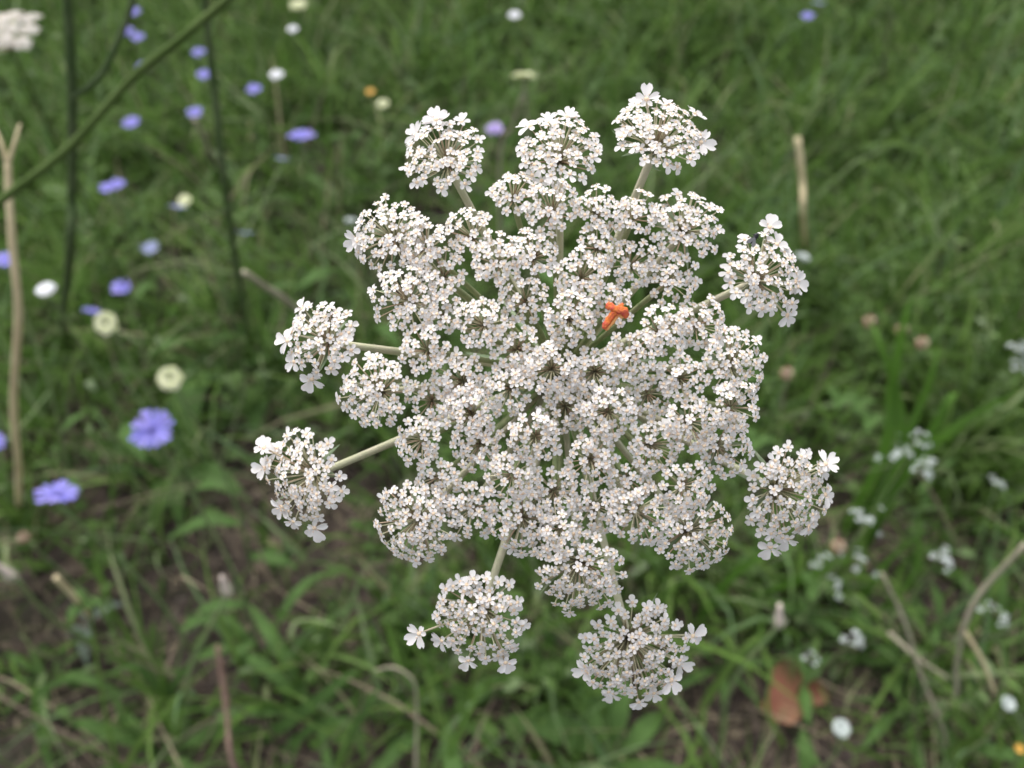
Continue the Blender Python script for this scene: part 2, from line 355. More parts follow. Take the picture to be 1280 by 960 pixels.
# ------------------------------------------------------------------ the big wild carrot umbel
ME = .001; PX = FOCUS / FPX                                    # metres per photo pixel at the focus distance
UC = (696, 462)
axis_n = unit(CO - at(*UC, 1.0))                               # the umbel looks back along the line of sight
OUT = [  # px, py, radius px, seen clear of the main head
    (552, 186, 50), (700, 178, 50), (830, 158, 56), (962, 338, 50), (993, 618, 58), (797, 822, 66), (597, 778, 56), (372, 594, 56), (394, 420, 46)]
RING = [(482, 288, 47), (725, 722, 55), (513, 658, 52), (462, 490, 46), (872, 672, 48), (925, 452, 44), (862, 278, 46), (505, 372, 42), (905, 560, 36), (650, 655, 42), (585, 640, 36), (800, 645, 40)]
EYES = [(655, 372), (599, 402), (584, 285), (665, 310), (727, 342), (747, 257), (795, 262), (840, 345), (790, 325), (527, 436), (575, 475), (636, 485), (707, 510), (666, 550), (595, 557), (520, 552), (644, 437), (612, 612), (689, 462), (790, 445), (747, 465), (761, 516), (815, 492), (820, 560), (740, 577), (856, 472), (640, 238), (690, 255), (880, 400), (835, 410), (868, 530), (712, 398), (690, 618), (745, 640), (862, 612), (548, 338), (620, 320), (498, 535), (586, 518), (535, 500), (545, 600)]
STRAY = {0: [(545, 150)], 2: [(808, 124), (876, 178)], 3: [(984, 394), (962, 284)], 4: [(963, 684), (1032, 580)], 5: [(733, 838), (866, 795)], 6: [(524, 792), (632, 828)], 7: [(393, 660), (330, 560)], 8: [(390, 474)], 9: [(446, 300)]}
jit = random.Random(3)
UMB = [(x, y, r, 2) for x, y, r in OUT] + [(x, y, r, 1) for x, y, r in RING]
pts = [(x, y) for x, y, _, _ in UMB]
for x, y in EYES:
    if all(math.hypot(x - a, y - b) > 40 for a, b in pts): pts.append((x, y)); UMB.append((x, y, jit.uniform(28, 34), 0))
tries = 0                                                     # fill the open places of the head
BOUND = [(640, 225), (745, 245), (830, 262), (858, 300), (878, 360), (935, 440), (935, 500), (905, 540), (890, 620), (840, 660), (745, 680), (590, 660), (520, 610), (500, 560), (480, 500), (500, 440), (500, 370), (510, 300), (560, 270)]
def inside(x, y):
    c = False; n = len(BOUND)
    for i in range(n):
        (x1, y1), (x2, y2) = BOUND[i], BOUND[i - 1]
        if (y1 > y) != (y2 > y) and x < (x2 - x1) * (y - y1) / (y2 - y1) + x1: c = not c
    return c
for lim in (52, 47, 43):
    for _ in range(3000):
        x, y = jit.uniform(480, 940), jit.uniform(220, 690)
        if inside(x, y) and all(math.hypot(x - a, y - b) > lim for a, b in pts): pts.append((x, y)); UMB.append((x, y, jit.uniform(25, 31), 0))
stem_base = on_ground(690, 790); 
carrot = Plant('wild_carrot', 'large flat white lacy umbel in sharp focus, facing up, with an orange scrap on it', 'wild carrot', stem_base)
APEX = at(700, 466, FOCUS + .042)
fwd = -axis_n
sp = catmull([stem_base, stem_base * .62 + APEX * .38 + np.array([0, .02, .04]), APEX + fwd * .05 + np.array([0, 0, -.004]), APEX], 10)
carrot.part('stem', *tube(sp, .0036, .0024, 10, .06), 'stem')
for k in range(9):                                             # involucre under the rays
    a = 2 * math.pi * k / 9; fr = frame(axis_n); d = fr[:, 0] * math.cos(a) + fr[:, 1] * math.sin(a)
    p = [APEX + d * .002, APEX + d * .012 + fwd * .003, APEX + d * .024 + fwd * .009]
    carrot.part('bract', *strip(catmull(p, 4), np.cross(d, axis_n), [.0009] * 3 + [.0007] * 3 + [.0005, .0004, .0002], .3), 'bract')
single = []; 
def fmat(pos, Rm, s): return pos, Rm, s
n_single = 0
for ui, (ux, uy, ur, cls) in enumerate(UMB):
    rx, ry = ux - UC[0], uy - UC[1]; rho = math.hypot(rx, ry); q = rho / 370
    radial = unit(CX * rx - CU * ry)
    th = R(25) * q ** 1.3 + R(jit.uniform(-5, 5))
    t = unit(axis_n * math.cos(th) + radial * math.sin(th) + jit.uniform(-.05, .05) * CX + (.15 * q + jit.uniform(-.05, .05)) * CU)
    depth = FOCUS + .011 * q * q - .002 + jit.uniform(-.0022, .0022)
    Rm = ur * PX * depth / FOCUS                               # radius in metres
    ph = Rm * jit.uniform(.62, .80) if cls else Rm * jit.uniform(.85, 1.1)
    cen = at(ux, uy, depth); ap = cen - t * ph                 # the point where the pedicels meet
    # florets over a shallow dome
    fl = []; want = int((ur / 6.6) ** 2 * (.98 if cls == 2 else .98 if cls == 1 else 1.10)); fr = frame(t)
    hole = jit.choice([0, .2, .3, .38]) if cls == 0 else jit.choice([0, .1, .2])
    tr = 0; gap = .00172 if cls == 2 else .00165
    while len(fl) < want and tr < 1500:
        tr += 1
        if tr % 250 == 0: gap *= .86
        rr = math.sqrt(jit.uniform(hole * hole, 1)); a = jit.uniform(0, 6.2832)
        x, y = rr * math.cos(a) * Rm, rr * math.sin(a) * Rm
        if all((x - f[0]) ** 2 + (y - f[1]) ** 2 > gap * gap for f in fl): fl.append((x, y, rr, a))
    mass = MB(); pedi = MB(); items = []; big = [at(*p, depth) for p in STRAY.get(ui, ())]
    for x, y, rr, a in fl:
        lat = (fr[:, 0] * math.cos(a) + fr[:, 1] * math.sin(a))
        pos = cen + fr[:, 0] * x + fr[:, 1] * y - t * (Rm * .26 * rr * rr) + t * jit.uniform(-.0013, .0013)
        outw = float(lat.dot(radial)) * rr                     # 1 at the outer edge of the umbel
        nrm = unit(t + lat * .55 * rr + np.array([jit.uniform(-.28, .28) for _ in range(3)]))
        k = 0; s = jit.uniform(.00100, .00118)
        if cls == 2:
            if outw > .45 and rr > .74 and jit.random() < .7 and all(np.linalg.norm(pos - b) > .0036 for b in big): k = 2; big.append(pos)
            elif rr > .80 and jit.random() < .75 or outw > .5 and jit.random() < .5: k = 1
            s *= 1.06
            if k == 2: pos = pos + lat * Rm * .10; nrm = unit(nrm + axis_n * .3); s *= jit.uniform(1.05, 1.45)
        elif cls == 1:
            if outw > .80 and jit.random() < .42: k = 2; s *= .85
            elif rr > .82 and outw > 0 and jit.random() < .5: k = 1
        elif rr > .85 and jit.random() < .10: k = 1
        xd = lat if k else radial
        Fm = frame(nrm, xd, jit.uniform(-.3, .3) if k else jit.uniform(0, 6.28))
        vi = jit.randrange(len(FME[k])); items.append((k, vi, pos, Fm, s, outw))
        end = pos - nrm * s * .7; mid = ap * .45 + end * .55 + t * Rm * .05 * jit.uniform(-1, 1.5)
        pedi.add(*[(np.asarray(v) - ap, f) for v, f in [tube(np.array([ap, mid, end]), .00019, .00013, 4)]][0])
    for sx, sy in STRAY.get(ui, ()):                           # florets straying out on longer stalks
        pos = at(sx, sy, depth + .003); lat = unit(pos - cen); nrm = unit(axis_n + lat * .35 + np.array([jit.uniform(-.2, .2) for _ in range(3)]))
        items.append((2, jit.randrange(7), pos, frame(nrm, lat, jit.uniform(-.4, .4)), .00150, 1)); end = pos - nrm * .0006
        v, f = tube(np.array([ap, ap * .4 + end * .6, end]), .00026, .0002, 5); pedi.add(np.asarray(v) - ap, f)
    uo = bpy.data.objects.new('umbellet', pedi.mesh('pedicels', ['pedicel'])); link(uo, carrot.o); uo.location = ap - carrot.b
    if cls == 2: uo['label'] = 'white umbellet standing clear of the main head'
    # ray from the stem's top
    mid = APEX * .5 + ap * .5 + (radial * .0035 - axis_n * .0035) * q
    rp = catmull([APEX, mid, ap - t * .0015, ap], 5); rr0 = .00092 if cls == 2 else .00078 if cls else .00066
    v, f = tube(rp, rr0, rr0 * .86, 7, .08); mb = MB(); mb.add(np.asarray(v) - ap, f)
    if cls:                                                    # short stiff hairs
        for _ in range(46):
            p = rp[jit.randrange(4, len(rp))] + (rp[1] - rp[0]) * jit.uniform(-.5, .5) * .3
            d = unit([jit.gauss(0, 1) for _ in range(3)]); e = unit(np.cross(d, axis_n)) * .00004
            mb.add([p - ap - e, p - ap + e, p - ap + d * rr0 * 1.75], [(0, 1, 2)])
    link(bpy.data.objects.new('ray', mb.mesh('ray', ['ray' if cls else 'rayg'])), uo)
    # bracteoles
    br = MB()
    for k in range(7 if cls else 3):
        a = 2 * math.pi * (k + jit.uniform(-.25, .25)) / (7 if cls else 3); d = fr[:, 0] * math.cos(a) + fr[:, 1] * math.sin(a)
        ln = Rm * jit.uniform(.75, 1.12) if cls else Rm * .6
        p = catmull([ap - t * .0006, ap + d * ln * .5 + t * ln * .12 * jit.uniform(-.6, 1), ap + d * ln + t * ln * jit.uniform(-.25, .45)], 3)
        wv = np.array([.5, .8, 1, .95, .75, .45, .05]) * jit.uniform(.00042, .00066)
        v, f = strip(p - ap, np.cross(d, t), wv, .35)
        if cls: mb = MB(); mb.add(v, f); link(bpy.data.objects.new('bracteole', mb.mesh('bracteole', ['bract'])), uo)
        else: br.add(v, f)
    if not cls: tag(link(bpy.data.objects.new('bracteole_ruff', br.mesh('bracteole_ruff', ['bract'])), uo), kind='stuff')
    items.sort(key=lambda i: -i[0])
    for k, vi, pos, Fm, s, outw in items:
        if (cls == 2 or (cls == 1 and k == 2)) and n_single < 300:
            carrot.inst('floret', FME[k][vi], pos, Fm, s, uo, ap); n_single += 1
        else:
            A, F_, I_ = FARR[k][vi]; mass.add((A * s) @ Fm.T + (pos - ap), F_, I_)
    if mass.n: tag(link(bpy.data.objects.new('floret_mass', mass.mesh('floret_mass', FM)), uo), kind='stuff')
print('umbellets', len(UMB), 'single florets', n_single)

# ------------------------------------------------------------------ on the umbel: an orange scrap and a fly
def lump(path, rad, flat, nrm, sides=9, rough=.28):
    """a closed rounded strip, flattened along nrm"""
    P = np.asarray(path); V = []; F = []; T = np.gradient(P, axis=0)
    for i in range(len(P)):
        s = unit(np.cross(T[i], nrm))
        for k in range(sides):
            a = 2 * math.pi * k / sides; V.append(P[i] + rad[i] * (1 + rough * math.sin(7.3 * i + 3.1 * k) * math.cos(2.3 * k - i)) * (s * math.cos(a) + np.asarray(nrm) * math.sin(a) * flat))
    for i in range(len(P) - 1):
        for k in range(sides): F.append((i * sides + k, i * sides + (k + 1) % sides, (i + 1) * sides + (k + 1) % sides, (i + 1) * sides + k))
    F += [tuple(range(sides - 1, -1, -1)), tuple((len(P) - 1) * sides + k for k in range(sides))]
    return V, F
ZS = FOCUS - .0060
sc = Plant('orange_petal_scrap', 'small crumpled orange red scrap of petal lying on the white umbel', 'petal scrap', at(770, 390, ZS))
a_ = lambda x, y, dz=0: at(x, y, ZS - dz)
pth = catmull([a_(754, 411), a_(761, 400, .0002), a_(768, 391, .0006), a_(774, 387, .0009)], 5)
sc.part('lobe', *lump(pth, np.interp(np.linspace(0, 1, len(pth)), [0, .15, .7, 1], [.0003, .00062, .0006, .0005]), .5, axis_n), 'orange')
pth = catmull([a_(757, 382), a_(763, 383, .0006), a_(772, 387, .0009), a_(779, 379, .0005)], 5)
sc.part('lobe', *lump(pth, np.interp(np.linspace(0, 1, len(pth)), [0, .2, .5, .8, 1], [.0004, .0008, .0006, .00062, .0002]), .55, axis_n), 'orange')
pth = catmull([a_(772, 388, .0009), a_(780, 389, .0008), a_(783, 398, .0003)], 5)
sc.part('lobe', *lump(pth, np.interp(np.linspace(0, 1, len(pth)), [0, .5, .85, 1], [.0006, .0008, .0006, .00025]), .5, axis_n), 'orange')
pth = catmull([a_(757, 413, -.0003), a_(766, 403, 0), a_(773, 394, .0003), a_(779, 398, .0002)], 4)
sc.part('pale_edge', *lump(pth, [.0002] + [.00032] * (len(pth) - 2) + [.00015], .6, axis_n), 'orangec')
fp = at(943, 298, FOCUS - .0045)
fly = Plant('fly', 'tiny black fly sitting among the florets of an outer umbellet', 'fly', fp)
e1, e2 = unit(CX * .6 + CU * .8), unit(-CX * .8 + CU * .6)
bp = [fp + e1 * s for s in np.linspace(-.0012, .0012, 8)]
fly.part('body', *lump(bp, [.0001, .0004, .0005, .00045, .00035, .0005, .00045, .0001], .9, axis_n), 'black')
for s in (-1, 1):
    d = unit(-e1 + e2 * s * .45); fly.part('wing', *strip([fp + axis_n * .0005 + d * k for k in (0, .0007, .0013, .0018)], np.cross(d, axis_n), [.0001, .0003, .0004, .0001]), 'wing')
    for k in (-.4, 0, .4):
        p0 = fp + e1 * k * ME; fly.part('leg', *tube(np.array([p0, p0 + e2 * s * .0007 + axis_n * .0001, p0 + e2 * s * .0011 - axis_n * .0006]), .00006, .00004, 4), 'black')

# ------------------------------------------------------------------ flower head meshes for the meadow (unit radius, facing +z)
def head_rays(n, m, seed, wd, inner=.12, up=.15, tip='tooth', mats=None, layers=1):
    r = random.Random(seed); mb = MB()
    for ly in range(layers):
        for i in range(n):
            a = 2 * math.pi * (i + .5 * ly) / n + r.uniform(-.08, .08); L = r.uniform(.82, 1.02) * (1 - .25 * ly); u = up + .25 * ly + r.uniform(-.10, .10)
            V = []; F = []
            for k, tt in enumerate((inner, .4, .72, .95, 1.0)):
                ww = wd * (.35, .8, 1, .95, .55)[k] * (1 - .2 * ly); z = u * tt * (1.2 - .5 * tt) + (.02 if k % 2 else 0)
                V += [(tt * L, -ww, z + .03), (tt * L, 0, z), (tt * L, ww, z + .03)]
            for q_ in range(4):
                for k in (0, 1): F.append((3 * q_ + k, 3 * q_ + k + 1, 3 * q_ + 4 + k, 3 * q_ + 3 + k))
            c, s = math.cos(a), math.sin(a); mb.add([(x * c - y * s, x * s + y * c, z) for x, y, z in V], F)
    return mb.mesh('petals', [m])
def head_centre(m, r, h, seed, k=26):
    q = random.Random(seed); mb = MB()
    for i in range(k):
        rr = r * math.sqrt((i + .5) / k); a = i * 2.39996
        octa(mb, (rr * math.cos(a), rr * math.sin(a), h * (1 - .5 * (rr / r) ** 2) + q.uniform(-.02, .02)), r * .26, 0)
    return mb.mesh('centre', [m])
def head_cup(m, r, h):
    mb = MB(); V = []; F = []
    prof = [(.12, -h), (r * .8, -h * .8), (r, -h * .35), (r * .8, .02)]
    for rr, z in prof: V += [(rr * math.cos(k * .7854), rr * math.sin(k * .7854), z) for k in range(8)]
    for i in range(3):
        for k in range(8): F.append((i * 8 + k, i * 8 + (k + 1) % 8, i * 8 + 8 + (k + 1) % 8, i * 8 + 8 + k))
    mb.add(V, F); return mb.mesh('calyx', [m])
H = {}
H['chicory'] = (head_rays(17, 'chic', 1, .105, up=.22), head_centre('chicc', .20, .22, 2, 18), head_cup('thin', .22, .45))
H['chicoryp'] = (head_rays(13, 'chicp', 5, .10, up=.3), head_centre('chicc', .18, .22, 6, 14), head_cup('thin', .22, .45))
H['cream'] = (head_rays(16, 'cream', 7, .22, up=.12, inner=.25, layers=2), head_centre('creamc', .26, .16, 8, 16), head_cup('thin', .5, .35))
H['white'] = (head_rays(9, 'wpet', 9, .34, up=.20, layers=2), head_centre('disc', .16, .22, 10, 12), head_cup('thin', .3, .45))
H['whited'] = (head_rays(7, 'weedw', 19, .36, up=.3, layers=2), head_centre('weedw', .16, .3, 20, 12), head_cup('thin', .3, .45))
H['lilac'] = (head_rays(16, 'lilac', 11, .17, up=.35, layers=2), head_centre('lilac', .42, .42, 12, 30), head_cup('thin', .4, .35))
H['yellow'] = (head_rays(12, 'yel', 13, .18, up=.25), head_centre('yel', .25, .25, 14, 18), head_cup('thin', .3, .45))
def flower(pl, kind, pos, nrm, r, name='flower_head'):
    ps, ce, cu = H[kind]; Fm = frame(nrm, None, rnd.uniform(0, 6.28))
    o = pl.inst(name, ps, pos, Fm, r)
    for nm, me in (('centre', ce), ('calyx', cu)): link(bpy.data.objects.new(nm, me), o)
    return o
UPV = np.array([0, 0, 1.0])
def leafpath(p0, d, ln, rise, droop, k=6):
    d = unit([d[0], d[1], 0]); return np.array([p0 + d * ln * t + UPV * (rise * math.sin(min(1, t * 1.1) * 1.9) - droop * t * t) for t in np.linspace(0, 1, k)])
LW = np.array([.25, .7, 1, .9, .55, .06])
def flowers_on_stem(name, label, cat, specs, kind, rad, base_off=(0, .0), leaves=2, group=None, smat='thin', sr=.0012):
    """specs: (px, py, depth, normal); all on one plant branching off one stem"""
    pos = [at(*s[:3]) for s in specs]
    c = np.mean(pos, 0); base = ground_at(c[0] + base_off[0], c[1] + base_off[1])
    pl = Plant(name, label, cat, base, group)
    top = max(pos, key=lambda p: p[2]); nrm0 = unit(specs[0][3])
    main = catmull([base, base * .55 + top * .45 + np.array([.012, 0, .02]), top - unit(specs[pos.index(top) if False else [i for i, p in enumerate(pos) if p is top][0]][3]) * rad * .4], 8)
    pl.part('stem', *tube(main, sr * 1.5, sr, 7), smat)
    for (sx, sy, sz, nn), p in zip(specs, pos):
        r = rad * rnd.uniform(.94, 1.06)
        if p is not top:
            j = main[max(2, int(len(main) * min(.85, max(.2, (p[2] - base[2]) / (top[2] - base[2] + 1e-6) * .7))))]
            pl.part('branch', *tube(catmull([j, j * .4 + p * .6 - UPV * .008, p - unit(nn) * r * .4], 5), sr, sr * .8, 6), smat)
        flower(pl, kind, p, nn, r)
    for k in range(leaves):
        j = main[2 + 3 * k if 2 + 3 * k < len(main) else -2]; a = rnd.uniform(0, 6.28); ln = rnd.uniform(.03, .07)
        pl.part('leaf', *strip(leafpath(j, (math.cos(a), math.sin(a)), ln, ln * .3, ln * .2), (-math.sin(a), math.cos(a), 0), LW * ln * .14, .3), 'leaf')
    return pl
U = (0, -.15, 1)
CH = 'chicory in flower'
flowers_on_stem('chicory', 'chicory with one wide open blue flower below the two round cream flowers', 'chicory', [(190, 538, .62, (.1, -.35, 1))], 'chicory', .0165)
flowers_on_stem('chicory', 'chicory with one blue flower tipped away, lowest of all blue flowers', 'chicory', [(72, 620, .62, (.1, .42, 1))], 'chicory', .0165, (.01, .02))
flowers_on_stem('chicory', 'chicory with a single blue flower between the dark stems and the big umbel', 'chicory', [(377, 171, .98, (0, .2, 1))], 'chicory', .0165, (.0, .03))
flowers_on_stem('chicory', 'chicory with a blue flower behind the tan dry stalk', 'chicory', [(6, 326, .86, (.0, 0, 1)), (-9, 556, .80, U)], 'chicory', .0118, (-.02, .0))
flowers_on_stem('chicory', 'tall chicory with three blue flowers one above another beside a curved dark branch', 'chicory', [(168, 15, 1.42, U), (173, 47, 1.40, U), (180, 84, 1.36, U), (160, 40, 1.5, U)], 'chicory', .0115, (.02, .05), sr=.0014)
flowers_on_stem('chicory', 'chicory with a column of blue lilac flowers behind the slanting green stem', 'chicory', [(249, 66, 1.36, U), (255, 94, 1.30, U), (244, 141, 1.25, U), (318, 112, 1.25, U)], 'chicory', .0115, (.03, .05), sr=.0014)
flowers_on_stem('chicory', 'chicory with one lilac blue flower beside the dark upright stem', 'chicory', [(164, 154, 1.22, U)], 'chicory', .0118)
flowers_on_stem('chicory', 'chicory with a twin blue flower beside the dark upright stem', 'chicory', [(134, 235, 1.02, U), (147, 231, 1.03, U)], 'chicory', .0095)
flowers_on_stem('chicory', 'chicory with blue flowers above the ringed cream flower', 'chicory', [(152, 360, .96, U), (114, 390, 1.05, (.3, .6, 1))], 'chicory', .0115)
flowers_on_stem('faded_chicory', 'faded chicory with half closed grey blue flowers', 'chicory', [(188, 311, 1.06, U), (222, 261, 1.0, (.2, .7, 1)), (306, 293, .98, (.1, .8, 1)), (352, 200, 1.12, (.1, .6, 1))], 'chicoryp', .011, (.03, .0))
flowers_on_stem('chicory', 'lone chicory with a blue flower in the lush green grass', 'chicory', [(1009, 21, 1.40, (-.1, 0, 1))], 'chicory', .0118)
flowers_on_stem('faded_chicory', 'faded pale chicory flower beside the lone blue chicory in lush grass', 'chicory', [(1023, 5, 1.46, (.1, .3, 1))], 'chicoryp', .0125)
flowers_on_stem('lilac_flower', 'round lilac flower head above the topmost gap of the umbel', 'flower', [(618, 163, 1.10, U)], 'lilac', .0115)
flowers_on_stem('cream_flower', 'round cream flower with dark centre, beside two blue flowers', 'flower', [(133, 404, .72, (0, -.75, 1))], 'cream', .0110)
flowers_on_stem('cream_flower', 'round cream flower just above the wide open blue flower', 'flower', [(213, 473, .72, (0, -.7, 1))], 'cream', .0115)
flowers_on_stem('cream_flower', 'broad cream flower head on a brown stalk behind the umbel', 'flower', [(655, 97, .92, (0, .4, 1))], 'cream', 0.0137, smat='strawg')
flowers_on_stem('cream_flower', 'small pale green flower head next to a tiny orange flower', 'flower', [(479, 130, 1.25, (0, -.2, 1))], 'cream', 0.0094)
flowers_on_stem('cream_flower', 'cream flower directly above a white flower near the slanting stem', 'flower', [(373, 7, 1.35, U)], 'cream', 0.0137)
flowers_on_stem('cream_flower', 'small green bud beside a half closed grey blue flower', 'flower', [(231, 251, .92, (0, -.4, 1))], 'cream', .0080)
flowers_on_stem('white_flower', 'round white flower between the tan stalk and dark upright stem', 'flower', [(57, 363, .82, (0, -.1, 1))], 'white', 0.0098)
flowers_on_stem('white_flower', 'round white flower standing above the broad cream flower head', 'flower', [(643, 20, 1.35, U)], 'white', 0.0101)
flowers_on_stem('white_flower', 'small white flower just under a cream flower', 'flower', [(366, 37, 1.30, U)], 'white', 0.0082)
flowers_on_stem('white_flower', 'white flower beside the column of blue lilac flowers', 'flower', [(346, 94, 1.20, U)], 'white', 0.0101)
flowers_on_stem('white_flower', 'dim white flower beside the outer umbellet that carries a black fly', 'flower', [(1003, 323, .90, (.2, .2, 1))], 'whited', .0085)
flowers_on_stem('white_flower', 'dim white flower between the big umbel and a single blue chicory flower', 'flower', [(438, 277, 1.0, (.1, .3, 1))], 'whited', .0075)
flowers_on_stem('white_flower', 'bright white small flower near the russet dead leaf', 'flower', [(1051, 910, .70, (0, -.2, 1))], 'whited', .0074)
flowers_on_stem('white_flower', 'bright white small flower below the bent straw stalks', 'flower', [(1260, 880, .70, (0, -.2, 1))], 'whited', .0066)
flowers_on_stem('yellow_flower', 'tiny orange yellow flower beside the small pale green head', 'flower', [(463, 115, 1.3, U)], 'yellow', 0.0066)
flowers_on_stem('yellow_flower', 'tiny orange flower low in the grass by the small white flower', 'flower', [(1274, 936, .72, U)], 'yellow', .0042)

# small white flowered weeds
wf = MB()
for i in range(4):
    a = i * 1.5708; V = [(.1, 0, 0), (.6, -.34, .1), (1, -.12, .05), (1, .12, .05), (.6, .34, .1)]; c, s = math.cos(a), math.sin(a)
    wf.add([(x * c - y * s, x * s + y * c, z) for x, y, z in V], [(0, 1, 2, 3, 4)])
octa(wf, (0, 0, .08), .15, 0); WF = wf.mesh('weed_floret', ['weedw'])
def weed(label, heads, z, k=9, spread=.012, lean=(0, .02)):
    ps = [at(x, y, z + dz) for x, y, dz in heads]; c = np.mean(ps, 0); base = ground_at(c[0] + lean[0], c[1] + lean[1])
    pl = Plant('white_flowered_weed', label, 'weed', base, 'small white flowered weeds')
    j = base * .45 + c * .55; pl.part('stem', *tube(catmull([base, j], 5), .0014, .001, 6), 'thin')
    for p in ps:
        pl.part('branch', *tube(catmull([j, j * .4 + p * .6 + UPV * .004, p], 4), .0009, .0006, 5), 'thin')
        for i in range(k):
            d = np.array([rnd.gauss(0, 1), rnd.gauss(0, 1), rnd.gauss(.2, .5)]) * spread * .5
            pl.inst('floret', WF, p + d, frame(UPV * .8 + d * 60), rnd.uniform(.0022, .0036))
    for i in range(5):
        a = rnd.uniform(0, 6.28); ln = rnd.uniform(.02, .045); p0 = base * (1 - i * .13) + j * (i * .13)
        pl.part('leaf', *strip(leafpath(p0, (math.cos(a), math.sin(a)), ln, ln * .3, 0), (-math.sin(a), math.cos(a), 0), LW * ln * .13, .3), 'leaf')
weed('weed with three bunches of tiny white flowers beside a broad bright blade', [(1120, 565, .0), (1150, 548, .02), (1158, 583, -.02)], .72)
weed('weed with one dull white flower bunch close to an outer umbellet', [(1085, 649, 0)], .70, 10)
weed('weed with tiny white flowers in a slim upright bunch above bent straw', [(1178, 694, 0), (1183, 706, .0)], .70, 6, .007)
weed('weed with small white flower bunch at the meadow edge of broad grass', [(1275, 433, 0), (1277, 455, .0)], .80, 8, .009)
weed('weed with few greyish florets near the pinkish closed bud', [(1075, 803, 0), (1068, 800, 0), (1010, 825, .02)], .74, 4, .008)
weed('weed with pale green florets between the bud and the white bunch', [(1078, 702, 0), (1045, 735, .02), (1030, 700, .03)], .76, 6, .012)
weed('weed with faint pale florets beside the bent straw stalk', [(1245, 605, 0), (1255, 770, .0), (1235, 760, .02)], .76, 4, .010)

# closed daisy-like buds
def bud(label, px, py, z, tip, tail, m='budw'):
    p = at(px, py, z); base = ground_at(p[0] + tail[0], p[1] + tail[1]); pl = Plant('closed_flower_bud', label, 'bud', base)
    ax = unit(tip); pl.part('stem', *tube(catmull([base, base * .5 + p * .5 + np.array([-.012, 0, .01]), p], 7), .0020, .0017, 7), 'thin')
    path = np.array([p + ax * t for t in np.linspace(0, .024, 7)])
    pl.part('bud', *tube(path, .0045, .0018, 8, .12), m)
    for k in range(7):
        a = k * .9; fr = frame(ax); d = fr[:, 0] * math.cos(a) + fr[:, 1] * math.sin(a)
        pl.part('sepal', *strip([p + d * .001, p + d * .0055 + ax * .003, p + d * .0068 + ax * .009], np.cross(d, ax), [.0012, .0016, .0002]), 'bract')
bud('pinkish white closed bud upright on a curved green stem above the dead leaf', 974, 781, .72, (-.15, .25, 1), (-.02, -.02))
bud('orange white closed bud on a slanting stem near bare soil', 285, 742, .74, (.0, .1, 1), (-.07, -.06))
bud('pale rusty closed bud low beside the tan dry stalk', 18, 722, .72, (-.3, 0, 1), (0, .03))

# faded clover heads
ch = MB(); q = random.Random(4)
for i in range(46):
    zc = 1 - 2 * (i + .5) / 46; a = i * 2.39996; rr = math.sqrt(1 - zc * zc); d = np.array([rr * math.cos(a), rr * math.sin(a), zc])
    s = unit(np.cross(d, (0, 0, 1.0)) + 1e-3); e = d * .75; tip = d * q.uniform(.95, 1.12) + np.array([0, 0, -.12])
    ch.add([d * .4 - s * .08, d * .4 + s * .08, e + s * .17, tip, e - s * .17], [(0, 1, 2, 3, 4)])
CLV = ch.mesh('clover_florets', ['clov'])
for label, px, py, z in (('faded brown clover head with paler tip beside the umbel', 1087, 401, .86), ('faded brown clover head between two other faded heads', 1128, 411, .87), ('faded brown clover head topped with pale florets below its neighbours', 1153, 428, .84), ('faded clover head peeking out by the umbel rim', 984, 466, .84), ('small faded pink clover head low beside the tan stalk', 29, 671, .70), ('rusty faded clover head under an outer umbellet', 1048, 682, .76)):
    p = at(px, py, z); base = ground_at(p[0] + rnd.uniform(-.02, .02), p[1] + .02); pl = Plant('clover', label, 'clover', base)
    pl.part('stem', *tube(catmull([base, base * .5 + p * .5 + np.array([.01, 0, 0]), p], 6), .0011, .0009, 6), 'thin')
    pl.inst('flower_head', CLV, p, frame(UPV), .0066 if 'small' not in label else .005)
    for k in range(3):
        a = k * 2.1; ln = .018; pl.part('leaf', *strip(leafpath(base * .5 + p * .5, (math.cos(a), math.sin(a)), ln, ln * .3, 0), (-math.sin(a), math.cos(a), 0), LW * .006, .2), 'leaf')

# dry stalks and straws
def stalk(label, pts, r0, r1, m, forks=(), base=None, name='dry_stalk', cat='stalk'):
    P = [at(*p) for p in pts]
    if base is not None: P = [np.asarray(base, float)] + P
    pl = Plant(name, label, cat, P[0]); pl.part('stalk', *tube(catmull(P, 6), r0, r1, 7, .05), m)
    for f in forks: pl.part('side_branch', *tube(catmull([at(*p) for p in f], 6), r1 * .75, r1 * .35, 6), m)
    return pl
def below(px, py, z, dx=0, dy=0):
    p = at(px, py, z); return ground_at(p[0] + dx, p[1] + dy)
stalk('thick tan dry stalk with a forked top standing beside blue flowers', [(23, 590, .78), (17, 500, .66), (23, 400, .58), (15, 300, .55), (11, 240, .54), (10, 205, .535)], .0032, .0022, 'straw', [[(10, 207, .535), (2, 180, .53), (-6, 160, .53)], [(10, 207, .535), (18, 180, .53), (25, 155, .53)]], on_ground(26, 640))
ss = stalk('pinkish brown seed stalk leaning over bare soil', [(292, 958, .70), (284, 900, .69), (278, 850, .68), (273, 815, .67), (272, 806, .668)], .0026, .0006, 'seed', [], below(292, 958, .70, .0, -.02), 'seed_stalk')
sdm = MB(); q = random.Random(21)
spk = catmull([at(286, 905, .69), at(279, 855, .681), at(273, 808, .669)], 20)
for i in range(150):
    p = spk[q.randrange(len(spk))]; d = unit([q.gauss(0, 1) for _ in range(3)]); octa(sdm, p + d * .0024 * q.uniform(.6, 1.15), q.uniform(.0008, .0014), 0)
sdm.V = [v - ss.b for v in sdm.V]; link(bpy.data.objects.new('seed_spike', sdm.mesh('seed_spike', ['seed'])), ss.o)
